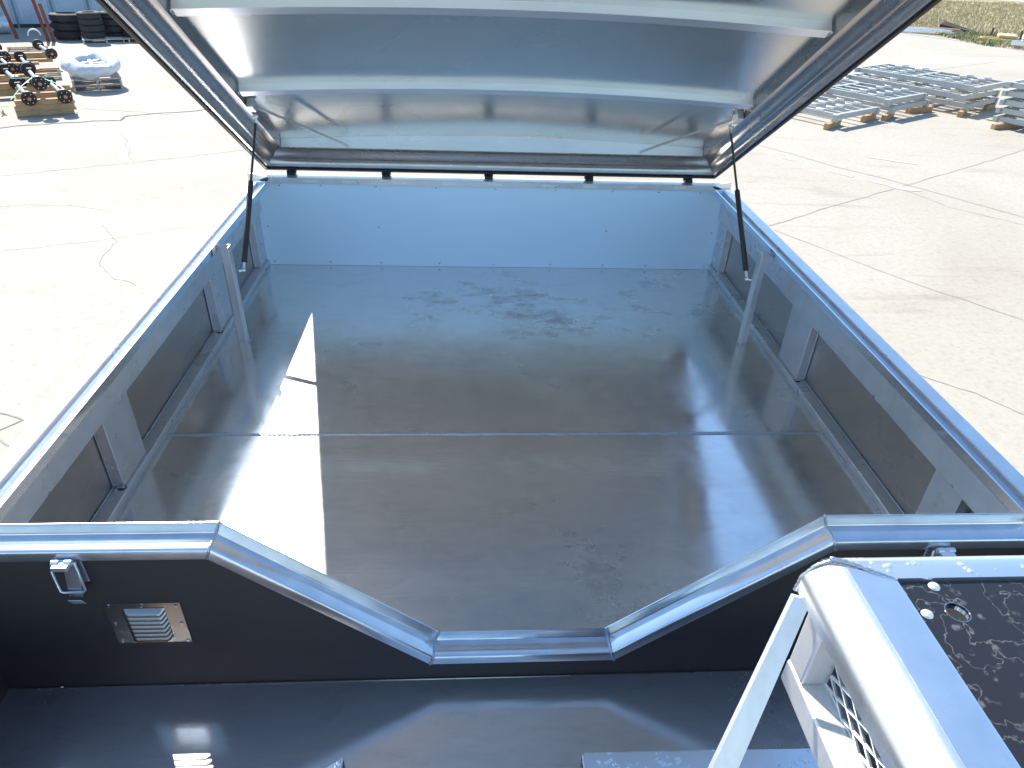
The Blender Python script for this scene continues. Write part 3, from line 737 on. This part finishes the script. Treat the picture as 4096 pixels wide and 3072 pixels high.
lv = {0: 'bottom', 1: 'second from bottom', 2: 'second from top', 3: 'top'}
for i in range(4):
    j = random.uniform(-.02, .02)
    if i < 3: tyre(.56, .27, (-14.75+j, 25.6+j, GZ+.03+.272*i), f'{["bottom", "middle", "top"][i]} tyre of the widest stack beside the rust red posts', 'tyres stacked along the fence')
    tyre(.38, .205, (-13.62+j, 24.9+j, GZ+.15+.207*i), f'{lv[i]} tyre of the tall stack on the grey pallet', 'tyres stacked along the fence')
    tyre(.38, .225, (-13.2+j, 25.7+j, GZ+.03+.227*i), f'{lv[i]} tyre of the stack behind the pallet stack', 'tyres stacked along the fence')
for i in range(2):
    tyre(.46, .21, (-12.45, 25.7, GZ+.16+.212*i), f'{"lower" if i == 0 else "upper"} tyre of the low stack beside the lid edge', 'tyres stacked along the fence')

# pallets -------------------------------------------------------------
def make_pallet(L, W, mat, double=False):
    root = bpy.data.objects.new('pallet', None); COL.objects.link(root)
    n = 7
    bm = None
    for lay in ((0,) if not double else (0, 1)):
        z0 = lay*.145
        for i in range(n):
            y = -W/2+W*(i+.5)/n
            if bm is None: bm = MB().box(-L/2, L/2, -.045, .045, 0, .02).build('board', mat, root, False); o = bm
            else: o = bm.copy(); COL.objects.link(o)
            o.location = (random.uniform(-.01, .01), y, z0+.12); o.rotation_euler = (0, 0, random.uniform(-.01, .01))
        for y in (-W/2+.05, 0, W/2-.05):
            o = bm.copy(); COL.objects.link(o); o.location = (0, y, z0)
        for x in (-L/2+.03, 0, L/2-.03):
            MB().box(x-.022, x+.022, -W/2, W/2, z0+.021, z0+.119).build('stringer', mat, root, False)
    return root
def place(o, x, y, z, rz): o.location = (x, y, z); o.rotation_euler = (0, 0, rz); return o
pg = 'pallets on the concrete yard'
p1 = make_pallet(1.15, 1.1, 'pallet_grey', True); tag(place(p1, -9.95, 16.6, GZ, A1), 'weathered double pallet carrying the white wrapped bundle', 'pallet', pg)
p2 = make_pallet(1.5, 1.2, 'pallet_grey'); tag(place(p2, -13.35, 25.1, GZ, A1), 'grey pallet under the tall tyre stack', 'pallet', pg)
p3 = make_pallet(1.2, 1.1, 'timber'); tag(place(p3, -12.35, 25.6, GZ, A1), 'brown pallet under the low tyre stack', 'pallet', pg)
p4 = make_pallet(1.15, 1.1, 'pallet_wood', True); tag(place(p4, -12.15, 17.9, GZ, A1), 'new looking pallet between the two axle piles', 'pallet', pg)
p5 = make_pallet(1.15, 1.1, 'pallet_wood'); tag(place(p5, -14.9, 22.8, GZ, A1), 'pallet under the rust red posts', 'pallet', pg)

# white wrapped bundle: a lumpy ring in plastic film
m = MB(); nU, nV = 56, 16; vs = []
for i in range(nU):
    t = 2*PI*i/nU; ce, se = math.cos(t), math.sin(t)
    sx = (abs(ce)**.75)*(1 if ce > 0 else -1); sy = (abs(se)**.75)*(1 if se > 0 else -1)
    cx, cy = .46*sx, .66*sy; thk = .17+.03*math.sin(3*t+1); hz = .16+.035*math.sin(2*t+.6)
    out = Vector((ce/.46, se/.66, 0)).normalized()
    for j in range(nV):
        s = 2*PI*j/nV; p = Vector((cx, cy, .24+.05*math.cos(t-1)))+out*thk*math.cos(s)+Vector((0, 0, hz*math.sin(s)))
        p += Vector((1, 1, 1))*.05*noise.noise(p*5.5)+(out+Vector((0, 0, .7)))*.05*abs(noise.noise(p*11)); vs.append(p)
m.add(vs, [(i*nV+j, ((i+1) % nU)*nV+j, ((i+1) % nU)*nV+(j+1) % nV, i*nV+(j+1) % nV) for i in range(nU) for j in range(nV)])
wb = m.build('wrapped_bundle', 'plastic_wrap', None, True, angle=50); place(wb, -10.05, 16.75, GZ+.27, A1+.25)
tag(wb, 'lumpy bundle in shiny white plastic film on a pallet', 'bundle')
for a, b in (((-.4, -.1, .3), (.4, .25, .33)), ((-.35, .2, .28), (.38, -.2, .3)), ((-.1, -.5, .27), (.12, .5, .3))):
    MB().bar(a, b, .06, .05).build('wrapped_bar', 'frame_alu', wb)

# timbers --------------------------------------------------------------
tg = 'timbers under the trailer axles'
tim = {}
def timber(L, c, z, rz, label, h=.14, w_=.14):
    if (L, h) not in tim: o = MB().box(-L/2, L/2, -w_/2, w_/2, 0, h).build('timber', 'timber', None, False, .004); tim[(L, h)] = o
    else: o = tim[(L, h)].copy(); COL.objects.link(o)
    o.location = (c[0], c[1], z); o.rotation_euler = (0, 0, rz); return tag(o, label, 'timber', tg)
def W2(o, a, b): return (o[0]+E1.x*a+E2.x*b, o[1]+E1.y*a+E2.y*b)
NP = (-9.62, 13.30)        # front centre of the near axle pile
for row, b, nm in ((0, .05, 'front'), (1, .85, 'second'), (2, 1.65, 'rear')):
    for k in range(3):
        timber(1.12+.04*(k % 2), W2(NP, .02*(k-1), b), GZ+.005+.112*k, A1+random.uniform(-.02, .02), f'{["bottom", "middle", "top"][k]} timber of the {nm} row in the near axle pile', h=.11)
# axles ------------------------------------------------------------------
def make_axle(L=2.05, name='trailer_axle'):
    root = bpy.data.objects.new(name, None); COL.objects.link(root)
    MB().tube([(0, -L/2+.1, 0), (0, L/2-.1, 0)], .042, 14).build('axle_tube', 'axle_tube', root)
    for s in (-1, 1):
        y = s*L/2; d = (0, s, 0)
        dr = MB().lathe([(.05, -.085), (.14, -.085), (.150, -.078), (.152, .0), (.145, .015), (.075, .018), (.07, .04), (0, .04)], (0, y, 0), d, 28).build('brake_drum', 'drum_black', root)
        MB().lathe([(.038, .04), (.036, .085), (.02, .095), (0, .095)], (0, y, 0), d, 16).build('hub', 'hub_copper', dr)
        for k in range(6):
            a = 2*PI*k/6; MB().tube([(.10*math.cos(a), y+s*.015, .10*math.sin(a)), (.10*math.cos(a), y+s*.055, .10*math.sin(a))], .009, 6).build('wheel_stud', 'chrome', dr)
        MB().box(-.055, .055, y-s*.34-.04, y-s*.34+.04, -.012, .075).build('spring_seat', 'drum_black', root, False, .004)
    return root
axg = 'trailer axles piled on timbers'
ax0 = make_axle()
def axle(o, a, b, z, rz, label):
    o.location = (*W2(NP, a, b), z); o.rotation_euler = (0, 0, rz); return tag(o, label, 'axle', axg)
spots = [(-.38, .92, GZ+.385, .00, 'lower left axle of the near pile, drum facing the camera'),
         (.30, .94, GZ+.385, .01, 'lower right axle of the near pile, drum facing the camera'),
         (-.08, 1.05, GZ+.66, -.02, 'top axle of the near pile, resting between the lower two'),
         (-.62, 2.9, GZ+.40, .04, 'left axle of the middle pile with pale blue tube'),
         (-.22, 2.95, GZ+.40, .0, 'right axle of the middle pile with pale blue tube'),
         (-.78, 4.9, GZ+.42, .03, 'left axle of the row behind the middle pile'),
         (-.35, 5.0, GZ+.42, -.02, 'right axle of the row behind the middle pile'),
         (-.95, 6.9, GZ+.45, .0, 'left axle lying between the rust red posts'),
         (.15, 7.4, GZ+.42, .03, 'right axle lying beside the timbers near the rust red posts')]
for i, (a, b, z, dr, lb) in enumerate(spots):
    o = ax0 if i == 0 else copy_tree(ax0); axle(o, a, b, z, A1+dr+.13, lb)
for k, (a, b, nm) in enumerate(((-.42, 2.3, 'front timber under the middle axle pile'), (-.42, 3.5, 'rear timber under the middle axle pile'), (-.6, 4.3, 'front timber under the third axle row'), (-.6, 5.5, 'rear timber under the third axle row'))):
    timber(1.12, W2(NP, a, b), GZ+.20, A1, nm); timber(1.16, W2(NP, a+.02, b), GZ+.055, A1+.02, nm.replace('timber', 'bottom timber'))
for k in range(2):
    timber(1.5, W2(NP, -.45, 6.3), GZ+.02+.15*k, A1, ('lower' if k == 0 else 'upper')+' long timber in front of the rust red posts')
    timber(1.12, W2(NP, -.35, 7.6), GZ+.02+.15*k, A1, ('lower' if k == 0 else 'upper')+' timber behind the far axles')
# green strap over the near pile
Pn = [W2(NP, -.62, .35)+(GZ+.30,), W2(NP, -.34, .75)+(GZ+.52,), W2(NP, -.05, 1.15)+(GZ+.66,), W2(NP, .32, .85)+(GZ+.52,), W2(NP, .60, .40)+(GZ+.32,)]
m = MB()
for a, b in zip(Pn[:-1], Pn[1:]): m.bar(a, b, .022, .006)
a0, b0 = W2(NP, -.55, 1.5), W2(NP, .5, 1.6); m.bar((*a0, GZ+.56), (*b0, GZ+.54), .022, .006)
tag(m.build('strap', 'strap_green', None, False), 'thin bright green strap tied over the near axle pile', 'strap')
# rust red posts (leaning I beams)
def ibeam(p, q, label):
    m = MB(); p, q = Vector(p), Vector(q); d = (q-p).normalized(); sx = Vector((E1.x, E1.y, 0)); sx = (sx-d*sx.dot(d)).normalized(); sy = d.cross(sx); L = (q-p).length; c = (p+q)/2
    for s in (-1, 1): m.obox(c+sy*s*.065, (d, sx, sy), (L, .11, .012))
    m.obox(c, (d, sx, sy), (L-.002, .010, .117)); o = m.build('steel_post', 'rust_beam', None, False); return tag(o, label, 'post', 'rust red steel posts')
ibeam((-16.475, 25.135, GZ), (-16.75, 25.3, GZ+1.25), 'leaning rust red steel post nearest the silver drum')
ibeam((-15.2, 24.75, GZ), (-15.38, 24.85, GZ+1.3), 'rust red steel post, left one of the close pair')
ibeam((-15.0, 24.72, GZ), (-15.16, 24.8, GZ+1.18), 'rust red steel post touching the widest tyre stack')
# drum
dm = MB().lathe([(0, 0), (.29, 0), (.30, .01), (.30, .28), (.31, .30), (.30, .32), (.30, .58), (.31, .60), (.30, .62), (.30, .87), (.28, .88), (0, .86)], (0, 0, 0), (1, .2, 0), 30).build('drum', 'galv', None)
place(dm, -18.1, 25.9, GZ+.30, A1); tag(dm, 'silver metal drum lying on its side before the fence', 'drum')
# arched white fender lying on timber by the posts
m = MB(); rings = []
for i in range(17):
    a = PI*i/16; rings.append([Vector((r*math.cos(a), y, r*math.sin(a))) for r, y in ((.17, -.1), (.20, -.1), (.20, .1), (.17, .1))])
fd = m.sweep(rings).build('fender', 'plastic_wrap', None); place(fd, -15.0, 23.6, GZ+.33, A1); tag(fd, 'small white arched mudguard standing behind the far axles', 'mudguard')
# weeds at the foot of the fence
def weed(x, y, h, label):
    m = MB()
    for _ in range(90):
        a = random.uniform(0, 2*PI); l = random.uniform(.3, 1)*h; dx, dy = math.cos(a)*l*.5, math.sin(a)*l*.5; bx, by = random.uniform(-.1, .1), random.uniform(-.1, .1); ww = .03
        m.add([(bx-ww, by, 0), (bx+ww, by, 0), (bx+dx*.6+ww, by+dy*.6, l*.7), (bx+dx, by+dy, l)], [(0, 1, 2, 3)])
    me = bpy.data.meshes.new('weed'); me.from_pydata(m.v, [], m.f); me.materials.append(MATS['weeds']); o = bpy.data.objects.new('weed', me); COL.objects.link(o); o.location = (x, y, GZ); tag(o, label, 'weed', 'weeds among the tyres')
weed(-14.28, 25.5, .34, 'green weed between the widest tyre stack and the next')
weed(-12.75, 25.9, .34, 'green weed beside the low tyre stack')
def scrub():
    return random.gauss(-12.1, .5), random.gauss(13.3, .45)
tag(tufts('dry_weeds', 350, scrub, .03, .12, 'straw'), 'dry weeds growing in a gap of the slabs at the left', 'weeds')

# ================================================================== yard, right: welded frames on wood blocks
F1 = Vector((.83, .56, 0)).normalized(); F2 = Vector((-F1.y, F1.x, 0)); AF = math.atan2(F1.y, F1.x)
def make_frame(W, L):
    """open rectangular welded frame, origin at its near left corner, W along F1, L along F2"""
    root = bpy.data.objects.new('trailer_chassis', None); COL.objects.link(root); b = .10; h = .13
    def pc(name, x0, x1, y0, y1, z0=0, z1=h, mat='frame_paint'): return MB().box(x0, x1, y0, y1, z0, z1).build(name, mat, root, True, .006)
    pc('end_beam', -.08, W+.08, 0, b); pc('end_beam', -.08, W+.08, L-b, L)
    pc('side_beam', 0, b*.8, b, L-b); pc('side_beam', W-b*.8, W, b, L-b)
    pc('cross_beam', b*.8, W-b*.8, L*.52, L*.52+b, .01, h-.01)
    for k in range(1, 4):
        x = W*k/4; pc('inner_rail', x-.035, x+.035, b, L*.52, .03, h-.02); pc('inner_rail', x-.035, x+.035, L*.52+b, L-b, .03, h-.02)
    for k in range(0, 5):
        x = (W-b*.8)*k/4
        for y in (.45, .95, L*.52+.4, L-.7):
            pc('mounting_tab', x+.01, x+.06, y, y+.20, h-.02, h+.045, 'frame_alu')
    for x in (-.10, W-.02): pc('corner_bracket', x, x+.12, -.03, .10, -.05, h-.005)
    return root
def block(c, L, rz, z, label, h=.12):
    o = timber(L, c, z, rz, label, h=h, w_=.12); o['group'] = 'wood blocks under the steel frames'; return o
fA = None; frames_g = 'grey welded frames stacked on wood blocks'
def fr(x, y, z, label, dz=0, src=[None]):
    if src[0] is None: src[0] = make_frame(1.85, 3.6); o = src[0]
    else: o = copy_tree(src[0])
    o.location = (x, y, z); o.rotation_euler = (0, 0, AF+dz); return tag(o, label, 'frame', frames_g)
def FW(o, a, b): return (o[0]+F1.x*a+F2.x*b, o[1]+F1.y*a+F2.y*b)
OA = (8.98, 13.95); OB = (11.05, 15.15); OC = (13.6, 15.9); OD = (15.54, 11.68)
fr(*OA, GZ+.20, 'single frame nearest the camera, partly behind the open lid')
fr(*OB, GZ+.20, 'lower frame of the short stack beside the nearest frame', .01); fr(*FW(OB, -.12, .1), GZ+.37, 'upper frame of the short stack beside the nearest frame')
for i in range(3): fr(*FW(OC, [.0, -.15, .1][i], [0, .12, -.05][i]), GZ+.18+.22*i, f'{["lowest", "middle", "highest"][i]} frame of the splayed far stack with loose wood', [.03, -.04, .0][i])
for i in range(5): fr(*FW(OD, [.0, .03, -.04, .02, 0][i], [0, .02, -.02, .03, 0][i]), GZ+.14+.205*i, f'{["lowest", "second lowest", "middle", "second highest", "highest"][i]} frame of the tall stack at the right edge')
for o_, nm in ((OA, 'nearest frame'), (OB, 'short stack of frames'), (OC, 'splayed far stack'), (OD, 'tall frame stack')):
    for b, q in ((.12, 'near end'), (3.3, 'far end')):
        for a, sd_ in ((.05, 'left'), (1.75, 'right')):
            block(FW(o_, a, b), .9, AF+random.uniform(-.3, .3), GZ+.005 if o_ is not OC else GZ+.005, f'{sd_} wood block under the {q} of the {nm}', h=.125 if o_ is OD else .14)
for i in range(6):
    a, b = (.3+.28*(i % 3), .4+.5*(i//3)); o = block(FW(OC, a*2.2, b), random.uniform(.7, 1.2), AF+random.uniform(-.4, .6), GZ+(.32 if i % 2 else .59), ['short', 'pale', 'crooked', 'long', 'dark', 'narrow'][i]+' loose board wedged between frames of the splayed far stack', h=.11)
    o.scale = (1, .8, .9)
# junk at the field edge -------------------------------------------------
jr = thing('rail_bundle', 'flat bundle of grey metal rails lying at the field edge', 'rails', (24.6, 38.3, GZ), -.35)
for i in range(6): MB().box(-1.3+.1*(i % 2), 1.9-.15*(i % 3), -.6+.22*i, -.5+.22*i, .05+.06*(i % 2), .17+.06*(i % 2)).build('rail', 'frame_alu', jr, False, .01)
db = MB()
vs = [(-1.3, -.35, 0), (1.5, -.5, 0), (1.5, .5, .05), (-1.2, .6, .1), (-1.2, -.3, .75), (1.6, -.3, .12), (1.4, .3, .2), (-.9, .5, 1.0)]
db.hexa(vs); o = db.build('broken_slab', 'dark_board', None, False, .03); place(o, 27.6, 39.2, GZ, -.6); o.scale = (.75, .8, .5); tag(o, 'dark broken board heap sloping down beside the dry grass', 'debris')
o = MB().box(-.7, .7, -.1, .1, 0, .25).build('rotten_log', 'timber', None, False, .04); place(o, 26.6, 38.6, GZ, -.7); tag(o, 'short brown log in front of the dark broken boards', 'log')
def fpost(x, y, h, lean, label, r=.06, mat='dark_board'):
    o = MB().tube([(0, 0, 0), (lean*.5, 0, h*.5), (lean, .05, h)], r, 8, True, [r, r*.9, r*.8]).build('field_post', mat); o.location = (x, y, GZ); return tag(o, label, 'post', 'posts along the field edge')
fpost(25.1, 41.0, 1.5, .1, 'tall thin dark post standing beside the open lid'); fpost(28.3, 34.8, .55, 0, 'short stub post beyond the yellow scrap'); fpost(27.9, 36.6, .5, .05, 'short stub post left of the yellow scrap')
rs = MB(); rs.obox((0, 0, .5), ((1, 0, 0), (0, .3, 1), (0, 1, -.3)), (.35, 1.0, .04)); o = rs.build('rust_plate', 'rust_beam', None, False); place(o, 24.0, 41.2, GZ, -.4); tag(o, 'upright rusty orange plate beside the lid edge', 'plate')
ys = thing('yellow_scrap', 'flattened yellow painted scrap frame at the field edge', 'scrap', (27.4, 34.9, GZ), -.6)
MB().box(-1.1, 1.1, -.45, -.33, .05, .17).build('long_bar', 'yellow_paint', ys, False, .02); MB().box(-1.0, 1.0, .3, .42, .05, .17).build('long_bar', 'yellow_paint', ys, False, .02)
for x in (-.95, 0, .9): MB().box(x-.05, x+.05, -.33, .3, .06, .16).build('cross_bar', 'yellow_paint', ys, False, .01)
MB().obox((.2, .2, .28), ((1, .2, 0), (-.2, 1, .2), (0, -.2, 1)), (.9, .5, .16)).build('crumpled_lump', 'straw', ys, False, .05)
wp = MB()
vs = []
for i in range(9):
    for j in range(7):
        x, y = -1+2*i/8, -.7+1.4*j/6; vs.append((x, y, max(0, .75*(1-x*x)*(1-(y/.75)**2)+.25*noise.noise(Vector((x*2, y*2, 1))))))
wp.add(vs, [(i*7+j, (i+1)*7+j, (i+1)*7+j+1, i*7+j+1) for i in range(8) for j in range(6)])
o = wp.build('white_tarp_heap', 'plastic_wrap', None, True, angle=25); place(o, 29.9, 35.6, GZ, .3); tag(o, 'crumpled white heap at the right edge by the yellow scrap', 'heap')
sr = thing('silver_scrap', 'small grey metal rails on wood at the right frame edge', 'rails', (27.2, 31.6, GZ), -.7)
for i in range(3): MB().box(-1.3, 1.3, -.35+.3*i, -.22+.3*i, .16+.05*(i % 2), .30+.05*(i % 2)).build('rail', 'frame_alu', sr, False, .01)
MB().box(-.1, .1, -.4, .6, 0, .15).build('support_block', 'timber', sr, False)
